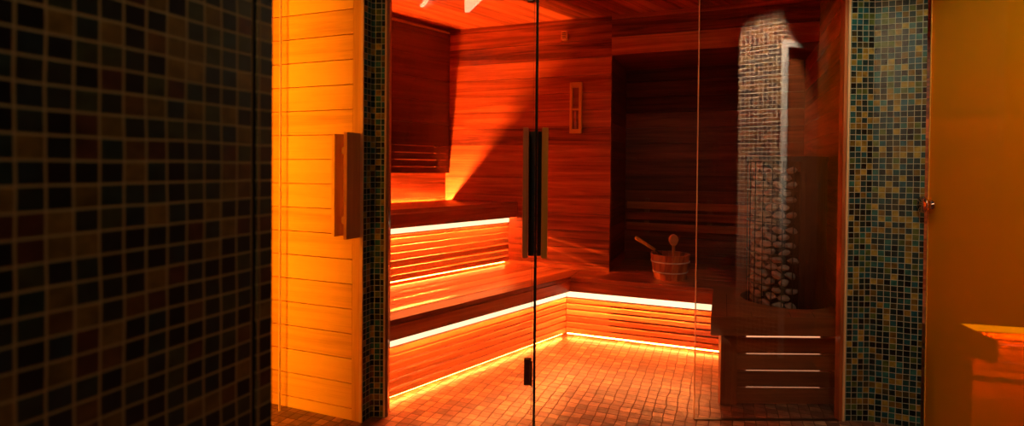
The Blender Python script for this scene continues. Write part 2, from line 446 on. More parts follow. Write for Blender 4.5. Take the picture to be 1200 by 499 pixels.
# dark wall panel above the upper bench
pn = thing('wall_panel', (-.75, 3.85, 1.06), 'large dark wooden panel mounted on the left wall above the upper bench', 'panel')
pe = lineX(WL + n1 * .031, d1, BK0 - dA * .003, dB); ps = LW1 + n1 * .031 + d1 * .03
b = MB()
zz = 1.06; kk = 0
for h_ in (.050, .050, .050, .050):
    b.wall(ps, pe, 0, .016, zz, zz + h_ - .007, off=(kk, 10 * kk)); zz += h_; kk += 1
while zz < 2.095:
    h_ = min(.16, 2.1 - zz); b.wall(ps, pe, 0, .016, zz, zz + h_ - .0015, off=(kk, 10 * kk)); zz += h_; kk += 1
b.build('board_face', W_PANEL, pn, bevel=.001)
b = MB(); b.wall(ps - n1*.0165, pe - n1*.0165, 0, .012, 2.06, 2.1, off=(0, 400))
for s_ in (.02, .45, .88):
    pp = ps - n1 * .0165 + d1 * ((pe - ps).length * s_ + .0)
    b.wall(pp, pp + d1 * .04, 0, .023, 1.07, 2.058, swap=True, off=(0, 0))
b.build('batten', W_DARK, pn)
b = MB(); b.wall(ps + n1 * .002, pe + n1 * .002 - d1*.002, 0, .018, 2.1005, 2.112); tag(b.build('top_strip', W_PALE, pn), 'pale top edge strip')

# back rest in the niche
br = thing('backrest', (NB.x + .3, NB.y - .1, .6), 'slatted wooden backrest low on the dark wall of the niche', 'backrest')
b = MB()
for i, z in enumerate((.64, .72, .80)):
    b.wall(NB - dA * .03 + dB * .02, RWN - dA * .03 - dB * .02, 0, .014, z, z + .055, off=(i, 10 * i))
b.build('rail', W_SEAT, br, bevel=.002)
b = MB()
for s_ in (.15, .6, 1.05):
    pp = NB - dA * .0155 + dB * s_
    if (pp - NB).length < (RWN - NB).length: b = MB(); b.wall(pp, pp + dB * .035, 0, .015, .62, .88); b.build('bracket', W_DARK, br)

# ---------------------------------------------------------------- heater surround with round opening
HC = V2(1.437, 2.862)
def kiosk(M=None, clipn=None, label='', cat='bench', name='heater_surround'):
    q0, q1 = V2(.919, 2.5), lineX(V2(0, 2.5), V2(1, 0), RW0 - dB*.004, dA)
    q2 = lineX(fcorner - dA*.003, dB, RW0 - dB*.004, dA); q3 = lineX(fcorner - dA*.003, dB, q0, dA)
    base = V2(1.2, 2.6)
    if M is not None: bb = M @ Vector((base.x, base.y, 0))
    else: bb = Vector((base.x, base.y, 0))
    th = thing(name, bb, label, cat)
    slab = MB()
    # deck boards round the opening: radial split of the quad against the circle
    R = .215; nseg = 48
    quad = [q0, q1, q2, q3]
    def hit(t):
        d = V2(math.cos(t), math.sin(t)); best = 9
        for i in range(4):
            a, b_ = quad[i], quad[(i + 1) % 4]; e = b_ - a
            den = d.x * e.y - d.y * e.x
            if abs(den) < 1e-9: continue
            tt = ((a - HC).x * e.y - (a - HC).y * e.x) / den; ss = ((a - HC).x * d.y - (a - HC).y * d.x) / den
            if tt > 0 and -1e-6 <= ss <= 1 + 1e-6: best = min(best, tt)
        return HC + d * best
    angs = [2 * math.pi * i / nseg for i in range(nseg)]
    angs += [math.atan2((c_ - HC).y, (c_ - HC).x) % (2 * math.pi) for c_ in quad]; angs = sorted(angs)
    for i in range(len(angs)):
        t0, t1 = angs[i], angs[(i + 1) % len(angs)]
        if abs(t1 - t0) < 1e-5: continue
        i0, i1 = HC + V2(math.cos(t0), math.sin(t0)) * R, HC + V2(math.cos(t1), math.sin(t1)) * R
        o0, o1 = hit(t0), hit(t1)
        z0, z1 = .344, .43
        P3 = lambda p, z: (p.x, p.y, z)
        uvq = lambda p: (p.dot(dB), p.dot(dA) + 3)
        slab.face([P3(i0, z1), P3(o0, z1), P3(o1, z1), P3(i1, z1)], [uvq(i0), uvq(o0), uvq(o1), uvq(i1)])
        slab.face([P3(i1, z0), P3(o1, z0), P3(o0, z0), P3(i0, z0)], [uvq(i1), uvq(o1), uvq(o0), uvq(i0)])
        slab.face([P3(o0, z0), P3(o1, z0), P3(o1, z1), P3(o0, z1)], [(o0.x+o0.y, z0), (o1.x+o1.y, z0), (o1.x+o1.y, z1), (o0.x+o0.y, z1)])
        slab.face([P3(i1, z0), P3(i0, z0), P3(i0, z1), P3(i1, z1)], [(i1.x, z0), (i0.x, z0), (i0.x, z1), (i1.x, z1)])
    slab.build('deck', W_DARKER, th, M=M)
    if M is None:
        # joint lines between the deck boards
        j = MB()
        for x_ in (.995, 1.11, 1.29, 1.40):
            j.wall(V2(x_, 2.502), V2(x_, 2.502) + dA * (.10 if x_ > 1.0 else .5), 0, .002, .4302, .4306)
        j.build('board_joint', RUBBER, th)
    fr = MB(); fL = V2(1.068, 2.560); fR = V2(lineX(V2(0, 2.56), V2(1, 0), RW0 - dB*.004, dA).x, 2.560)
    for i in range(4):
        fr.wall(fL, fR, 0, .016, .006 + i * .079, .006 + i * .079 + .073, off=(i * 3, 10 * i))
    fr.build('front_board', W_DARKER, th, bevel=.0015, M=M)
    po = MB(); po.wall(V2(.988, 2.553), V2(1.067, 2.553), 0, .03, 0, .343, swap=True); po.build('corner_post', W_DARKER, th, bevel=.002, M=M)
    sd = MB(); e0 = V2(.99, 2.584); e1 = lineX(e0, dA, R0 - dA * .004, dB)
    sd.wall(e1, e0, 0, .02, 0, .343); sd.build('side_board', W_DARKER, th, M=M)
    ls = MB(); ls.wall(V2(1.13, 2.60), V2(1.48, 2.60), 0, .008, .05, .335); o = ls.build('led_strip', LED_K, th, M=M); o['label'] = 'glowing warm light strip'
    return th
W_DARKER = wood('surround_wood', (.40,.13,.04), (.25,.075,.022), (.13,.036,.011), .4, 1.1, .15)
LED_K = emit('led_surround', (1, .42, .20), 1.6)
kiosk(label='dark wooden heater surround with round opening and glowing gaps between its front boards')

# ---------------------------------------------------------------- heater
ht = thing('sauna_heater', (HC.x, HC.y, 0), 'tall black pillar heater filled with stones rising from the dark wooden surround', 'heater')
hz0, hz1 = .02, 1.17
b = MB()
b.lathe((HC.x, HC.y, 0), [(0, 0), (.19, 0), (.19, .36), (.178, .36), (0, .36)], 40); b.build('base', BLACK, ht, smooth=True)
def arc_shell(mb, r, a0, a1, z0, z1, th=.004, n=16):
    for i in range(n):
        t0 = a0 + (a1 - a0) * i / n; t1 = a0 + (a1 - a0) * (i + 1) / n
        p = lambda t, rr: V2(HC.x + rr * math.cos(t), HC.y + rr * math.sin(t))
        mb.prism([p(t0, r), p(t1, r), p(t1, r - th), p(t0, r - th)], z0, z1)
b = MB(); arc_shell(b, .188, math.radians(-97), math.radians(100), .36, hz1, n=24); b.build('casing', BLACK, ht)
b = MB(); b.lathe((HC.x, HC.y, 0), [(.192, 1.150), (.192, 1.175), (.165, 1.175), (.165, 1.150), (.192, 1.150)], 40); b.build('top_ring', BLACK, ht)
b = MB()
for a in range(104, 264, 15):
    b = MB(); t = math.radians(a); b.tube([(HC.x + .185*math.cos(t), HC.y + .185*math.sin(t), .36), (HC.x + .185*math.cos(t), HC.y + .185*math.sin(t), 1.155)], .0022, 6); b.build('cage_bar', BLACK, ht)
pass
b = MB()
for z in (.52, .68, .84, 1.0):
    b = MB(); arc_shell(b, .1875, math.radians(100), math.radians(262), z, z + .004, .004, 20); b.build('cage_ring', BLACK, ht)
b = MB(); b.lathe((HC.x, HC.y, 0), [(0, .365), (.10, .365), (.10, 1.10), (0, 1.10)], 24); b.build('core', BLACK, ht)

# stones: angular lumps, each its own object
def stone_mesh(seed):
    rnd = random.Random(seed)
    import bmesh
    bm = bmesh.new(); bmesh.ops.create_icosphere(bm, subdivisions=2, radius=1)
    cuts = [(Vector((rnd.gauss(0,1), rnd.gauss(0,1), rnd.gauss(0,1))).normalized(), rnd.uniform(.55, .85)) for _ in range(9)]
    for v in bm.verts:
        for n_, d_ in cuts:
            e = v.co.dot(n_) - d_
            if e > 0: v.co -= n_ * e
        v.co.x *= 1.25; v.co.z *= .72
    me = bpy.data.meshes.new('stone'); bm.to_mesh(me); bm.free(); me.materials.append(STONE); return me
smeshes = [stone_mesh(i) for i in range(6)]
first = True
rnd = random.Random(3)
layers = 20
for li in range(layers):
    z = .388 + li * .0378
    for ai in range(7):
        ang = math.radians(112 + ai * 26 + (13 if li % 2 else 0) + rnd.uniform(-3, 3))
        if ang > math.radians(258): continue
        r = .146
        o = bpy.data.objects.new('stone', rnd.choice(smeshes)); col.objects.link(o)
        o.location = (HC.x + r * math.cos(ang), HC.y + r * math.sin(ang), z)
        s_ = rnd.uniform(.0235, .027); o.scale = (s_, s_, s_)
        o.rotation_euler = (rnd.uniform(-.5, .5), rnd.uniform(-.35, .35), ang + math.pi / 2 + rnd.uniform(-.4, .4))
        tag(o, 'angular grey-brown heater stone stacked inside the tall black pillar heater', 'stone', 'stones stacked in the heater')

# ---------------------------------------------------------------- bucket, ladle, scoop
def at(px, Y): return (px - 600) / 640 * Y
BX, BY = at(786.5, 3.475), 3.475
bk = thing('sauna_bucket', (BX, BY, SEAT), 'wooden sauna bucket with two pale hoops standing on the back bench', 'bucket')
b = MB(); ns = 18
for i in range(ns):
    t0 = 2*math.pi*i/ns + .008; t1 = 2*math.pi*(i+1)/ns - .008
    def P(r, t, z): return (BX + r*math.cos(t), BY + r*math.sin(t), SEAT + z)
    ro0, ro1, th_ = .098, .124, .012
    zt = .158
    c = [P(ro0,t0,0),P(ro0,t1,0),P(ro1,t1,zt),P(ro1,t0,zt),P(ro0-th_,t0,0),P(ro0-th_,t1,0),P(ro1-th_,t1,zt),P(ro1-th_,t0,zt)]
    for q_ in ((0,1,2,3),(5,4,7,6),(3,2,6,7),(1,0,4,5),(0,3,7,4),(2,1,5,6)):
        b.face([c[k_] for k_ in q_], [(c[k_][2], 10*i + .02*(k_%2)) for k_ in q_])
b.build('stave', W_SEAT, bk)
b = MB(); b.lathe((BX, BY, SEAT), [(0, .006), (.093, .006), (.093, .016), (0, .016)], 32); b.build('bottom_board', W_SEAT, bk)
for z in (.048, .112):
    r = .098 + .026 * z / .158
    b = MB(); b.lathe((BX, BY, SEAT + z), [(r + .0005, -.004), (r + .004, -.004), (r + .005, .004), (r + .0015, .004), (r + .0005, -.004)], 40); tag(b.build('hoop', HOOP, bk, smooth=True), 'pale metal hoop')
ld = thing('ladle', (BX - .03, BY, SEAT + .02), 'ladle with wooden handle leaning out over the left of the bucket rim', 'ladle')
b = MB(); b.tube([(BX-.228, BY-.02, SEAT+.262), (BX-.222, BY-.02, SEAT+.258), (BX-.10, BY-.005, SEAT+.182)], [.009, .0125, .009], 12); b.build('handle', W_PALE, ld, smooth=True)
b = MB(); b.tube([(BX-.10, BY-.005, SEAT+.182), (BX-.02, BY, SEAT+.125), (BX-.012, BY, SEAT+.07)], .004, 8); b.build('stem', BRONZE, ld)
b = MB(); b.lathe((BX-.025, BY-.01, SEAT+.045), [(0,0),(.03,.004),(.042,.03),(.039,.03),(.028,.008),(0,.004)], 24); b.build('bowl', BRONZE, ld, smooth=True)
sc = thing('wooden_scoop', (BX + .03, BY + .05, SEAT + .02), 'small round-headed wooden scoop standing upright in the bucket', 'scoop')
def oval(mb, c, rx, rz, th, n=24, taper=1.0):
    ring = []
    for k in range(n):
        t = 2*math.pi*k/n; x = rx*math.cos(t); z = rz*math.sin(t)
        if z < 0: x *= 1 - .35 * (-z/rz)
        ring.append((x, z))
    f_ = [(c[0]+x, c[1]-th, c[2]+z) for x, z in ring]; g_ = [(c[0]+x, c[1]+th, c[2]+z) for x, z in ring]
    fi = [(c[0]+x*.8, c[1]-th*1.5, c[2]+z*.8) for x, z in ring]; gi = [(c[0]+x*.8, c[1]+th*1.5, c[2]+z*.8) for x, z in ring]
    mb.face(fi, [(p[0], p[2]) for p in fi]); mb.face(gi[::-1], [(p[0], p[2]) for p in gi[::-1]])
    for k in range(n):
        k2 = (k+1) % n
        for a_, b_ in ((f_, g_), (fi, f_), (g_, gi)):
            mb.face([a_[k], b_[k], b_[k2], a_[k2]][::-1], [(a_[k][0], a_[k][2])]*4)
b = MB(); oval(b, (BX+.034, BY+.045, SEAT+.235), .031, .040, .006); b.build('head', W_SLAT, sc)
b = MB(); b.tube([(BX+.034, BY+.045, SEAT+.205), (BX+.04, BY+.045, SEAT+.03)], [.010, .008], 10); b.build('handle', W_HAND, sc, smooth=True)

# ---------------------------------------------------------------- sand timer and sensor on the back wall
def onback(px): 
    r = (px - 600) / 640
    t = (r * BK0.y - BK0.x) / (dB.x - r * dB.y); return BK0 + dB * t
T0, T1 = onback(668), onback(681.5)
tm = thing('sand_timer', ((T0.x+T1.x)/2, (T0.y+T1.y)/2, 1.345), 'narrow wooden sauna sand timer hanging on the back wall left of the niche', 'timer')
off_ = -dA * .001
b = MB(); T0 = T0 + off_; T1 = T1 + off_; Lt = (T1-T0).length; e = dB * .017
b.wall(T0, T0 + e, -.028, 0, 1.345, 1.69, swap=True); b.wall(T1 - e, T1, -.028, 0, 1.345, 1.69, swap=True)
b.wall(T0 + e, T1 - e, -.028, 0, 1.345, 1.372); b.wall(T0 + e, T1 - e, -.028, 0, 1.655, 1.69)
b.wall(T0 + e, T1 - e, -.028, 0, 1.50, 1.513)
b.build('frame', W_PALE, tm, bevel=.001)
b = MB(); b.wall(T0 + e, T1 - e, -.006, 0, 1.373, 1.654); b.build('back_plate', W_SEAT, tm)
mid = (T0 + T1) / 2 - dA * .017
b = MB(); b.lathe((mid.x, mid.y, 1.373), [(0, 0), (.010, .002), (.010, .05), (.002, .0635), (.010, .077), (.010, .124), (0, .1265)], 20); b.build('glass_tube', GLASSY, tm, smooth=True)
S0, S1 = onback(657.5), onback(664)
sn = thing('sensor_box', (S0.x, S0.y, 1.985), 'small square temperature sensor box high on the back wall', 'sensor')
b = MB(); b.wall(S0, S1, -.035, -.001, 1.985, 2.045); b.build('housing', W_SLAT, sn, bevel=.003)
b = MB()
for k_ in range(4): b.wall(S0 + dB*.006, S1 - dB*.006, -.0362, -.0352, 1.995 + k_*.011, 2.0 + k_*.011)
b.build('vent_slot', RUBBER, sn)

# ---------------------------------------------------------------- mosaic pillars of the glass front
def strip_wall(pts, z0, z1, thick, mat, name, u0=0):
    """mosaic skin along a polyline (front faces to the right of travel), one mesh"""
    mb = MB(); u = u0
    for a, b_ in zip(pts[:-1], pts[1:]):
        L_ = (b_ - a).length
        mb.face([(a.x,a.y,z0),(b_.x,b_.y,z0),(b_.x,b_.y,z1),(a.x,a.y,z1)], [(u,z0),(u+L_,z0),(u+L_,z1),(u,z1)])
        u += L_
    return mb
OZ = 2.55
def solid(poly, mat, name, zt=OZ, u0=0):
    """closed pillar: mosaic runs on round every side of a ccw polygon"""
    mb = MB(); u = u0; n = len(poly)
    for i in range(n):
        a, b_ = poly[i], poly[(i+1) % n]; L_ = (b_ - a).length
        mb.face([(a.x,a.y,0),(b_.x,b_.y,0),(b_.x,b_.y,zt),(a.x,a.y,zt)], [(u,0),(u+L_,0),(u+L_,zt),(u,zt)]); u += L_
    mb.face([(p.x,p.y,zt) for p in poly], [(p.x,p.y) for p in poly])
    mb.face([(p.x,p.y,0) for p in poly[::-1]], [(p.x,p.y) for p in poly[::-1]])
    o = mb.build(name, mat); return struct(o)
pA, pB, pC = V2(-.637, 2.346), V2(-.615, 2.402), V2(-.562, 2.402)
solid([pA, pB, pC, V2(-.562, 2.46), V2(-.638, 2.46)], MOS, 'wall_pillar_left', u0=.003)
rA, rB, rC = V2(1.479, 2.402), V2(1.588, 2.402), V2(1.765, 2.334)
solid([rA, rB, rC, rC + dA*.055, V2(1.63, 2.5), V2(1.479, 2.43)], MOS, 'wall_pillar_right', u0=-.004)
struct((lambda m_: (m_.wall(V2(-.56, GY+.012), V2(1.478, GY+.012), 0, .05, 1.95, OZ), m_.build('header_light_block', MOS))[1])(MB()))  # unseen header, added to block ceiling lamp light from the sauna
# slim trims on the pillar edges
def trim(p0, p1, a, b_, z0, z1, mat, name):
    mb = MB(); mb.wall(p0, p1, a, b_, z0, z1, swap=True); return struct(mb.build(name, mat))
trim(V2(-.561, 2.398), V2(-.554, 2.398), 0, .05, 0, OZ, W_TRIM, 'trim_1')
trim(V2(-.553, 2.402), V2(-.541, 2.402), 0, .04, 0, OZ, W_DARK, 'trim_2')
trim(V2(1.470, 2.398), V2(1.478, 2.398), 0, .03, 0, OZ, W_TRIM, 'trim_3')
trim(V2(1.455, 2.402), V2(1.469, 2.402), 0, .035, 0, OZ, W_SEAT, 'trim_4')
trim(pA - dB*.016, pA - dB*.002, -.004, .03, 0, OZ, W_TRIM, 'trim_5')

# pale boarded wall left of the pillar
w0 = pA - dB * .058; w1 = w0 - dB * 1.6
mb = MB(); board_wall(mb, w1, w0, 0, OZ, .1085, thick=.018, gap=.0045, z_start=-.055)
struct(mb.build('wall_boarded', W_PALE))
mb = MB(); mb.wall(w0 + dB*.002, pA - dB*.017, -.001, .04, 0, OZ, swap=True, off=(0, 40)); struct(mb.build('trim_6', W_PALE))

# pull handle on the boarded wall
def plank(mb, far, w_, th_, z0, z1, off):
    """upright plank whose broad side runs along dA towards the viewer from 'far'"""
    mb.wall(far - dA * w_, far, 0, th_, z0, z1, swap=True, off=off)
ph = thing('pull_handle', (-.68, 2.3, .80), 'wooden pull handle of two upright planks on the pale boarded wall', 'handle')
hz = (.803, 1.248)
b = MB(); farR = pA - dB*.008 - dA*.012; plank(b, farR, .090, .017, hz[0], hz[1], (0, 0)); b.build('plank', W_HAND, ph, bevel=.002)
farL = farR - dB * .085; b = MB(); plank(b, farL, .062, .017, hz[0]+.004, hz[1]-.004, (5, 10)); b.build('plank', W_PALE, ph, bevel=.002)
b = MB()
for z in (.86, 1.16): b = MB(); b.wall(farL + dB*.001 - dA*.02, farR - dB*.018 - dA*.02, 0, .018, z, z+.03); b.build('spacer', W_HAND, ph)

# frameless glass panel standing close in front of the boarded wall
def px2(px, Y): return V2((px - 600) / 640 * Y, Y)
ge = px2(327, 2.44)
gp = thing('glass_panel', (ge.x, ge.y, 0), 'narrow clear glass panel with bright edge in front of the pale boarded wall', 'glass panel')
g0 = ge - dB * .5 
b = MB(); b.wall(g0, ge, 0, .010, .003, OZ - .01); b.build('sheet', GLASS, gp)
b = MB(); b.wall(ge + dB*.0003, ge + dB*.004, 0, .010, .003, OZ - .01); tag(b.build('polished_edge', W_TRIM, gp), 'bright polished edge')

# ---------------------------------------------------------------- glass front of the sauna
xL, xH, xR0, xR1 = -.540, .098, .814, 1.453
def sheet(p0, p1, th_, z0, z1, par, name='sheet', mat=None):
    """one clear sheet, thin as glass is, single refracting-free body"""
    mb = MB(); mb.wall(p0, p1, 0, th_, z0, z1); return mb.build(name, mat or GLASS, par)
fp = thing('fixed_glass_pane', (-.2, GY, 0), 'fixed clear glass pane between the left mosaic pillar and the open glass door', 'glass pane')
sheet(V2(xL, GY), V2(xH - .006, GY), .008, -.004, OZ - .05, fp)
b = MB(); b.wall(V2(xH - .0055, GY), V2(xH - .004, GY), 0, .008, .004, OZ - .05); b.build('polished_edge', GEDGE, fp)
fr_ = thing('fixed_glass_pane', (1.13, GY, 0), 'fixed clear glass pane in front of the heater, left of the right mosaic pillar', 'glass pane')
sheet(V2(xR0 + .003, GY), V2(xR1, GY), .008, -.004, OZ - .05, fr_, mat=GLASSR)
b = MB(); b.wall(V2(xR0, GY), V2(xR0 + .0028, GY), 0, .008, .004, OZ - .05); b.build('polished_edge', W_TRIM, fr_)
# open door leaf, seen nearly edge on
dd = V2(.045, 1).normalized()                      # towards the hinge
de = V2(.0792, 1.70)                               # free edge
dh = de + dd * .68
dl = thing('glass_door', (.1, 2.05, 0), 'frameless glass door standing open edge-on with wooden bar handles', 'glass door')
sheet(de + dd*.004, dh, .008, .012, OZ - .06, dl, 'leaf')
b = MB(); b.wall(de, de + dd*.0035, 0, .0085, .012, OZ - .06); tag(b.build('polished_edge', GEDGE_DARK, dl), 'dark polished edge')
nd = V2(-dd.y, dd.x)                               # to the left of the leaf
c0 = de + dd * .15
for s_, mat_ in ((1, W_SLAT), (-1, W_PALE)):
    hd = MB()
    a_, b2 = (.026, .046) if s_ > 0 else (-.036, -.015)
    hd.wall(c0, c0 + dd * .07, a_ + (.004 if s_>0 else 0), b2 + (.004 if s_>0 else -.0), .800, 1.245, swap=True, off=(2, 10))
    o = hd.build('bar_handle', mat_, dl, bevel=.002)
    sp = MB(); sp.wall(c0 + dd*.055, c0 + dd*.125, *((.0095, .0295) if s_ > 0 else (-.0145, -.001)), .800, 1.235, swap=True)
    sp.build('handle_block', RUBBER, dl)
for z in (.15, 1.835):
    hg = MB()
    hg.wall(V2(.060, GY - .008), V2(.092, GY - .008), 0, .007, z, z + .115)
    hg.wall(V2(.060, GY + .009), V2(.092, GY + .009), 0, .007, z, z + .115)
    hg.wall(V2(.0925, GY - .03), V2(.0965, GY - .03), 0, .036, z, z + .115)
    hg.tube([(.0885, GY - .014, z + .002), (.0885, GY - .014, z + .113)], .005, 12)
    o = hg.build('hinge', BRONZE, dl, bevel=.0008)
# threshold rail
mb = MB(); mb.wall(V2(xR0, GY - .004), V2(xR1, GY - .004), 0, .02, 0, .0035); struct(mb.build('trim_7', BRONZE))

# ---------------------------------------------------------------- near mosaic wall at the left
q0 = V2(-.385, .736)
wE = q0 + dA * .0805                               # far end
gap0, gap1 = q0 + dA * .043, q0 + dA * .0525
nl = V2(-dA.y, dA.x)
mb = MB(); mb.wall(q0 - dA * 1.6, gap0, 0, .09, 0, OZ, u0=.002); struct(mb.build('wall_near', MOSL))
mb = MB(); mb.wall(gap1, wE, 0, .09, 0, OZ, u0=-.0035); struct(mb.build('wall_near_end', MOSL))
mb = MB(); mb.wall(gap0 + dA*.0005, gap1 - dA*.0005, .004, .085, 0, OZ); struct(mb.build('trim_8', RUBBER))

# ---------------------------------------------------------------- amber glass door at the right
lD = V2(.10, .99).normalized(); lN = V2(lD.y, -lD.x)
P0 = rC + lN * .012 - lD*.004
def amber():
    m, nt, nodes, L = new_mat('amber_glass')
    t = N(nt, 'ShaderNodeBsdfTransparent'); t.inputs[0].default_value = (.90, .50, .025, 1)
    d = N(nt, 'ShaderNodeBsdfDiffuse'); d.inputs[0].default_value = (.95, .56, .010, 1)
    tr = N(nt, 'ShaderNodeBsdfTranslucent'); tr.inputs[0].default_value = (.95, .56, .010, 1)
    g = N(nt, 'ShaderNodeBsdfGlossy'); g.inputs['Roughness'].default_value = .02
    a = N(nt, 'ShaderNodeMixShader'); a.inputs[0].default_value = .35; L.new(d.outputs[0], a.inputs[1]); L.new(tr.outputs[0], a.inputs[2])
    b = N(nt, 'ShaderNodeMixShader'); b.inputs[0].default_value = .36; L.new(t.outputs[0], b.inputs[1]); L.new(a.outputs[0], b.inputs[2])
    fr = N(nt, 'ShaderNodeFresnel'); both_sides(nt, fr, 1.5)
    c = N(nt, 'ShaderNodeMixShader'); L.new(math_(nt, 'MULTIPLY', fr.outputs[0], .5), c.inputs[0]); L.new(b.outputs[0], c.inputs[1]); L.new(g.outputs[0], c.inputs[2])
    o = N(nt, 'ShaderNodeOutputMaterial'); L.new(c.outputs[0], o.inputs[0]); return m
AMBER = amber()
AEDGE = plain('amber_glass_edge', (.95,.42,.06), .3)
ad = thing('amber_glass_door', (P0.x, P0.y, 0), 'amber tinted glass door with round chrome knobs beside the right mosaic pillar', 'glass door')
DL = .60
b = MB(); b.wall(P0 - lD * DL, P0 - lD * .006, -.008, 0, .01, 2.05); b.build('leaf', AMBER, ad)
b = MB(); b.wall(P0 - lD * .0055, P0, -.010, .002, .01, 2.05); tag(b.build('polished_edge', AEDGE, ad), 'bright orange polished edge')
kc = P0 - lD * .03; kz = 1.11 - 40 / 640 * kc.y
def knob(sgn):
    b = MB(); prof = [(0, .001), (.019, .001), (.019, .006), (.010, .010), (.009, .018), (.020, .024), (.031, .030), (.036, .038), (.034, .044), (.022, .050), (0, .052)]
    b.lathe((0, 0, 0), prof, 32, axis='x')
    ang = math.atan2(lN.y, lN.x) + (0 if sgn > 0 else math.pi)
    R_ = Matrix.Translation((kc.x + (.0085 if sgn>0 else -.0005), kc.y, kz)) @ Matrix.Rotation(ang, 4, 'Z')
    return b.build('knob', CHROME, ad, smooth=True, M=R_)
knob(1); knob(-1)

# ---------------------------------------------------------------- the twin room behind the amber glass
mp = V2(1.437, 2.34); md = V2(.295, .955).normalized()
def mirror_matrix(p, d):
    a, b_ = d.x, d.y
    m = Matrix(((a*a-b_*b_, 2*a*b_, 0, 0), (2*a*b_, b_*b_-a*a, 0, 0), (0,0,1,0), (0,0,0,1)))
    return Matrix.Translation((p.x, p.y, 0)) @ m @ Matrix.Translation((-p.x, -p.y, 0))
MM = mirror_matrix(mp, md)
def mir(p): q_ = MM @ Vector((p.x, p.y, 0)); return V2(q_.x, q_.y)
keep = P0 + lN * .05
def cl(poly): return clip(poly, keep, lN)
# its low bench deck
Q0, Q3 = mir(V2(.919, 2.5)), mir(V2(1.225, 3.225)); Q1 = mir(V2(1.52, 2.5)); Q2 = mir(V2(1.75, 3.0))
tk = thing('corner_bench', (Q0.x - .03, Q0.y + .1, 0), 'low dark bench block seen through the amber glass door', 'bench')
b = MB(); b.prism(cl([Q0, Q1, Q2, Q3]), .344, .43, du=dA); b.build('deck', W_DARKER, tk)
B0, B1, B2_, B3 = mir(V2(.99, 2.56)), mir(V2(1.5, 2.56)), mir(V2(1.7, 3.2)), mir(V2(1.26, 3.215))
b = MB()
for i in range(4): b.prism(cl([B0, B1, B2_, B3]), .006 + i*.079, .079 + i*.079, du=dA, off=(i, 10*i))
b.build('front_board', W_DARKER, tk)
TR0, TR1 = mir(R0 + dB * .3), mir(R0 + dB * 1.05)      # riser of its long bench
dT = (TR0 - TR1).normalized(); nT = V2(dT.y, -dT.x)     # nT towards the viewer
tb = thing('slatted_bench', (TR1.x, TR1.y, 0), 'glowing slatted bench seen through the amber glass door', 'bench')
TRa = lineX(TR1, dT, Q3 + V2(.004,0), (Q3 - Q0).normalized()); TRe = TRa + dT * 1.0
TRs = TRa - dT*.0
b = MB(); slats(b, TR1 + dT*.12, TRe, .026, .345, 8); b.build('slatted_front', W_SLAT, tb)
b = MB(); b.wall(TRs + nT * FO + dT*.02, TRe + nT * FO, 0, .022, .316, .385, off=(0, 20)); b.build('seat_edge', W_SEAT, tb)
b = MB(); b.wall(TRs + nT * FO + dT*.02, TRe + nT * FO, 0, .35, .386, SEAT, off=(0, 30)); b.build('seat', W_SEAT, tb)
led(TRs + nT * .042 + dT*.03, TRe + nT * .042, 0, .010, .322, .328, LED_T, tb)
led(TRs + nT * .004 + dT*.03, TRe + nT * .004, 0, .003, .268, .345, LED_B, tb, 'light_band')
mb = MB(); board_wall(mb, TR1 - nT * .32 + dT*.15, TRe - nT * .32 + dT * .5, 0, OZ, .118); struct(mb.build('wall_far_right', W_RED))
tr2 = TRe + dT * .4
mb = MB(); board_wall(mb, tr2 - nT*.3, tr2 + nT * 2.6, 0, OZ, .118); struct(mb.build('wall_outer_right', W_RED))
mb = MB(); mb.prism([P0 - lD*.4 + lN*.02, tr2 + nT*2.6, tr2 - nT*.3, TR1 - nT*.32 + dT*.1], 2.2, 2.22); struct(mb.build('ceiling_right', W_RED))

# ---------------------------------------------------------------- the vestibule round the viewer (reflected in the glass)
va, vb = V2(1.385, 1.45), V2(1.575, 1.600)
def vwall(p, q, z0, z1, th=.08):
    m_ = MB(); m_.wall(q, p, 0, th, z0, z1); return m_
struct(vwall(va, vb, 0, OZ).build('wall_vestibule', MOSV))
vc = vb + dB * .035; vd = vb + dB * .85; ve = vb + dB * 1.9
DZ = 1.83
m_ = MB(); m_.wall(vc, vb + dB*.003, -.012, .06, 0, DZ + .035, swap=True); m_.wall(vd, vc + dB*.001, -.012, .06, DZ, DZ + .035); struct(m_.build('trim_9', WHITE))
m_ = MB(); m_.wall(vd, vc + dB*.002, .02, .05, .005, DZ - .003, off=(0, 10)); struct(m_.build('door_1', W_DARKER))
struct(vwall(vb + dB*.003, vd, DZ + .036, OZ, .06).build('wall_over_door', MOSV))
struct(vwall(vd + dB*.003, ve, 0, OZ).build('wall_vestibule_side', MOS))
mb = MB(); mb.wall(V2(-2.6, -1.2), V2(3.2, -1.2), -.1, 0, 0, OZ); struct(mb.build('wall_behind', MOS))
mb = MB(); mb.wall(V2(3.2, -1.2), V2(3.2, 2.0), -.1, 0, 0, OZ); struct(mb.build('wall_side', MOS))
mb = MB(); mb.wall(V2(-2.6, 3.3), V2(-2.6, -1.2), -.1, 0, 0, OZ); struct(mb.build('wall_outer_left', W_PALE))
mb = MB(); mb.prism([V2(-2.7,-1.3), V2(3.3,-1.3), V2(3.3,2.0), V2(1.8,2.36), V2(1.45, 2.40), V2(-.62,2.40), V2(-2.7,3.2)], OZ, OZ+.03, du=dB); struct(mb.build('ceiling_outer', plain('dark_ceiling', (.05,.045,.04), .6)))
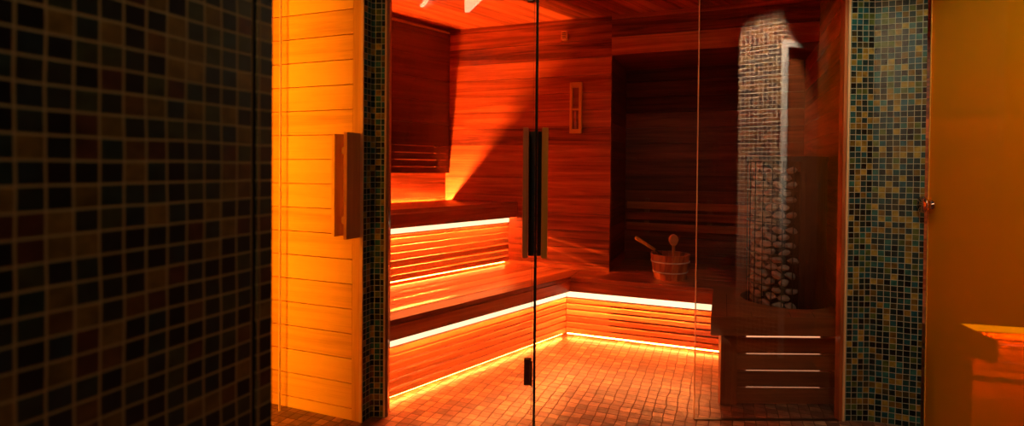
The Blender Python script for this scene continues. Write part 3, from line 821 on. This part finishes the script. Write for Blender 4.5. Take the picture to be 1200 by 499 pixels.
# ceiling lamp whose corner shows in the left pane
lm = thing('ceiling_lamp', (-.1, .9, OZ - .03), 'flat white ceiling light over the entrance, mirrored in the left glass pane', 'ceiling light')
ZL = OZ - .02; k_ = (ZL - H) * 640
c1 = V2((552-600)/640 * (k_/184), 4.8 - k_/184); c2 = V2((566-600)/640 * (k_/197), 4.8 - k_/197)
ed = (c2 - c1).normalized(); en = V2(-ed.y, ed.x)
b = MB(); b.wall(c1 - ed*.12, c1 + ed*.8, 0, .45, ZL, ZL + .012); b.build('diffuser', LAMP_W, lm)
b = MB(); b.wall(c1 - ed*.13, c1 + ed*.81, -.01, .46, ZL + .0125, ZL + .019); b.build('housing', WHITE, lm)
# amber lamp behind the near wall, washing the boarded wall
wl = thing('wall_lamp', (-1.25, 1.35, .4), 'tall amber wall light around the corner facing the pale boarded wall', 'wall light')
b = MB(); b.wall(V2(-1.45, 1.00), V2(-1.15, .85), 0, .03, .35, 2.2); b.build('diffuser', LAMP_O, wl)
b = MB(); b.wall(V2(-1.46, .995), V2(-1.14, .842), -.02, -.001, .33, 2.22); b.build('housing', BLACK, wl)

mb = MB(); mb.wall(V2(-1.08, .80), V2(-1.06, 1.50), 0, .06, 0, OZ); struct(mb.build('lamp_light_block', W_PALE))  # unseen screen, added to keep the amber lamp's light off the sauna
def fill_spot(x, y, tx, ty, tz, power, ang, colr, label, blend=.4, OZ=OZ):  # added unseen spotlight with a made-up ring fixture
    t = thing('added_fill_spot', (x, y, OZ - .02), label, 'ceiling light')
    b = MB(); b.lathe((x, y, OZ - .022), [(.034, 0), (.045, 0), (.045, .02), (.034, .02), (.034, 0)], 28); b.build('ring', STEEL, t, smooth=True)
    L_ = bpy.data.lights.new('fill_spot_light', 'SPOT'); L_.energy = power; L_.spot_size = math.radians(ang); L_.spot_blend = blend; L_.color = colr; L_.shadow_soft_size = .03
    o = bpy.data.objects.new('fill_source', L_); col.objects.link(o); o.parent = t; o.location = (0, 0, -.01)
    d = Vector((tx, ty, tz)) - Vector((x, y, OZ - .03)); o.rotation_euler = d.to_track_quat('-Z', 'Y').to_euler()
fill_spot(1.30, 2.10, 1.46, 1.54, 1.62, 800, 35, (1, .74, .50), 'added unseen spotlight brightening the mosaic wall beside the wooden door')  # added so the wall mirrored in the right pane shows brighter
fill_spot(1.00, 1.30, 1.66, 2.38, 1.05, 30, 46, (.66, 1, .80), 'added unseen spotlight brightening the right mosaic pillar')  # added greenish fill to brighten the pillar tiles
fill_spot(2.75, 1.75, 2.5, 2.2, .4, 40, 130, (1, .72, .40), 'added unseen fill spotlight in the room behind the amber glass door', OZ=2.2)  # added fill that lifts the tone of the amber glass
# ---------------------------------------------------------------- world, camera, colour
w = bpy.data.worlds.new('world'); scn.world = w; w.use_nodes = True
bg = w.node_tree.nodes['Background']; bg.inputs[0].default_value = (.02, .02, .02, 1); bg.inputs[1].default_value = .2
cam = bpy.data.cameras.new('camera'); co = bpy.data.objects.new('camera', cam); col.objects.link(co); scn.camera = co
cam.sensor_fit = 'HORIZONTAL'; cam.sensor_width = 36; cam.lens = 36 * 640 / 1200
pitch = math.radians(.75); roll = math.radians(.50)
fwd = Vector((0, math.cos(pitch), -math.sin(pitch))); up = Vector((0, math.sin(pitch), math.cos(pitch))); right = Vector((1, 0, 0))
r2 = right * math.cos(roll) + up * math.sin(roll); u2 = up * math.cos(roll) - right * math.sin(roll)
co.matrix_world = Matrix.Translation((0, 0, H)) @ Matrix((( r2.x, u2.x, -fwd.x, 0), (r2.y, u2.y, -fwd.y, 0), (r2.z, u2.z, -fwd.z, 0), (0,0,0,1)))
cam.shift_y = (204 - 249.5) / 1200
cam.clip_start = .02
cam.dof.use_dof = True; cam.dof.focus_distance = 2.8; cam.dof.aperture_fstop = 2.8
scn.view_settings.view_transform = 'Standard'; scn.view_settings.look = 'None'
scn.view_settings.exposure = 0; scn.view_settings.gamma = 1; scn.view_settings.use_curve_mapping = False
